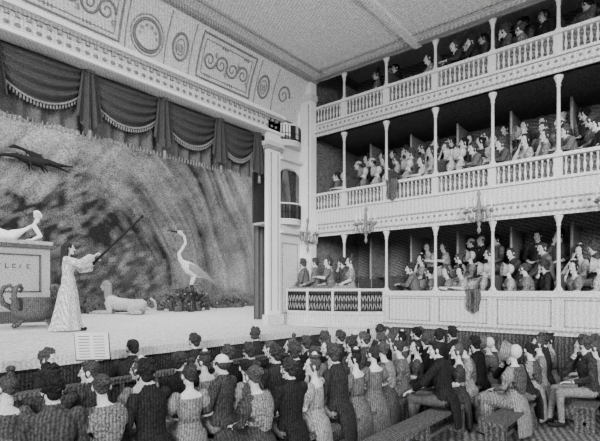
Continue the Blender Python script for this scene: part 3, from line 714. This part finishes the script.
# heron
b=MB()
b.loft([((-.46,0,.86),(0,.02,0),(0,0,.02)),((-.30,0,.95),(0,.08,0),(0,0,.08)),((-.05,0,1.05),(0,.13,0),(-.03,0,.16)),((.15,0,1.14),(0,.12,0),(-.05,0,.15)),((.27,0,1.24),(0,.07,0),(-.04,0,.08))],FE,14)
for s_ in(-1,1):
    b.loft([((.16,s_*.11,1.17),(0,.03,0),(0,0,.08)),((-.05,s_*.14,1.07),(0,.035,0),(0,0,.13)),((-.35,s_*.10,.9),(0,.025,0),(0,0,.08)),((-.6,s_*.04,.74),(0,.01,0),(0,0,.02))],OR,12)
    b.cone((-.02,s_*.06,.92),(.05,s_*.06,.72),.05,.026,FE)
    b.cone((.05,s_*.06,.70),(-.03,s_*.06,.42),.018,.015,IR,8); b.cone((-.03,s_*.06,.42),(.0,s_*.07,.03),.016,.013,IR,8)
    for t in(-.5,0,.5): b.cone((0,s_*.07,.02),(.14*math.cos(t),s_*.07+.14*math.sin(t),.012),.012,.008,IR,6)
b.tube([(.2,0,1.2),(.34,0,1.32),(.38,0,1.48),(.28,0,1.62),(.20,0,1.76),(.24,0,1.92),(.34,0,2.0)],[.09,.06,.045,.04,.038,.04,.045],FE,10)
b.ell((.36,0,2.02),(.075,.045,.048),FE); b.cone((.42,0,2.02),(.70,0,2.06),.026,.006,IR,8); b.cone((.33,0,2.05),(.12,0,2.08),.018,.006,OR,6)
a=remesh(b,.011,1); b=MB(); b.addarr(a)
for s_ in(-1,1): b.ell((.40,s_*.038,2.035),(.010,.008,.010),IR,None,6,5)
b.obj('heron_prop',PM,(8.75,11.6,SZ(11.6)),math.radians(165),1.20)
# winged dragon / crocodile fixed on the cloth
b=MB()
b.tube([(-.95,0,-.06),(-.7,0,.04),(-.45,0,.07),(-.2,0,.02),(.1,0,.0),(.3,0,.06),(.5,0,.03)],[.02,.04,.06,.10,.12,.09,.08],OR,10)
b.loft([((.46,0,.03),(0,.07,0),(0,0,.07)),((.6,0,.04),(0,.07,0),(0,0,.055)),((.78,0,.05),(0,.045,0),(0,0,.03)),((.95,0,.07),(0,.03,0),(0,0,.02))],OR,10)
b.loft([((.48,0,.0),(0,.06,0),(0,0,.03)),((.72,0,-.07),(0,.04,0),(0,0,.02)),((.90,0,-.11),(0,.02,0),(0,0,.012))],OR,10)
for s_ in(-1,1):
    b.loft([((.12,0,.05),(.12,0,0),(0,.02,0)),((-.05,s_*.02,.22),(.22,0,0),(0,.02,0)),((-.30,s_*.03,.30),(.20,0,-.05),(0,.015,0)),((-.6,s_*.04,.25),(.03,0,0),(0,.01,0))],OR,10)
    b.cone((.15,s_*.06,-.05),(.27,s_*.08,-.22),.035,.018,OR,7); b.cone((-.15,s_*.06,-.03),(-.1,s_*.08,-.2),.035,.018,OR,7)
for k in range(9): b.cone((-.5+k*.1,0,.06+.04*math.sin(k*.6)),(-.52+k*.1,0,.15+.04*math.sin(k*.6)),.02,.006,OR,6)
a=remesh(b,.012,1); b=MB(); b.addarr(a); b.obj('winged_crocodile_prop',[M['iron'] if i==OR else m for i,m in enumerate(PM)],(4.72,12.85,E+3.3),0,1.0)
# ------------------------------------------------------------------ added chandelier above the pit, unseen body for the fill light
b=MB(); cx,cy,cz=3.2,1.6,E+4.2
b.tube([(cx,cy,cz),(cx,cy,E+5.44)],.02,0)
for r,z in((.7,0),(.4,.35)):
    b.tube([(cx+r*math.cos(t),cy+r*math.sin(t),cz+z) for t in np.linspace(0,2*math.pi,28,endpoint=False)],.025,0,6,True)
    for k in range(12):
        t=k*math.pi/6; c=(cx+r*math.cos(t),cy+r*math.sin(t),cz+z); b.lathe(c,[(.03,0),(.04,.03),(.012,.035),(.012,.14)],1,8)
        if k%3==0: b.tube([c,(cx,cy,cz+.7)],.01,0)
b.obj('added_chandelier',[M['mid'],M['white']])
# ------------------------------------------------------------------ light, camera
w=bpy.data.worlds.new('World'); bpy.context.scene.world=w; w.use_nodes=True
w.node_tree.nodes['Background'].inputs[0].default_value=(1,1,1,1); w.node_tree.nodes['Background'].inputs[1].default_value=.82
def light(n,t,loc,rot,e,**k):
    l=bpy.data.lights.new(n,t); l.energy=e
    for a,c in k.items(): setattr(l,a,c)
    o=bpy.data.objects.new(n,l); bpy.context.scene.collection.objects.link(o); o.location=loc; o.rotation_euler=rot; return o
s=light('sun','SUN',(0,0,8),(0,0,0),3.3,angle=.30); s.rotation_euler=V((.80,.55,-.16)).to_track_quat('-Z','Y').to_euler()
light('auditorium_fill_light','POINT',(cx,cy,cz-.25),(0,0,0),820,shadow_soft_size=.5)  # added point light, out of view, brightens ceiling and balconies
light('stage_fill_light','AREA',(7.5,10.2,E+4.9),(0,0,0),500,shape='RECTANGLE',size=9,size_y=3)  # added area light hidden above the valance, brightens the stage floor
cam=bpy.data.cameras.new('camera'); co=bpy.data.objects.new('camera',cam); bpy.context.scene.collection.objects.link(co)
co.location=(0,0,E); co.rotation_euler=(math.radians(90),0,math.radians(-50.1)); cam.sensor_width=36; cam.lens=27.6; cam.shift_y=.1158; cam.clip_start=.05
bpy.context.scene.camera=co
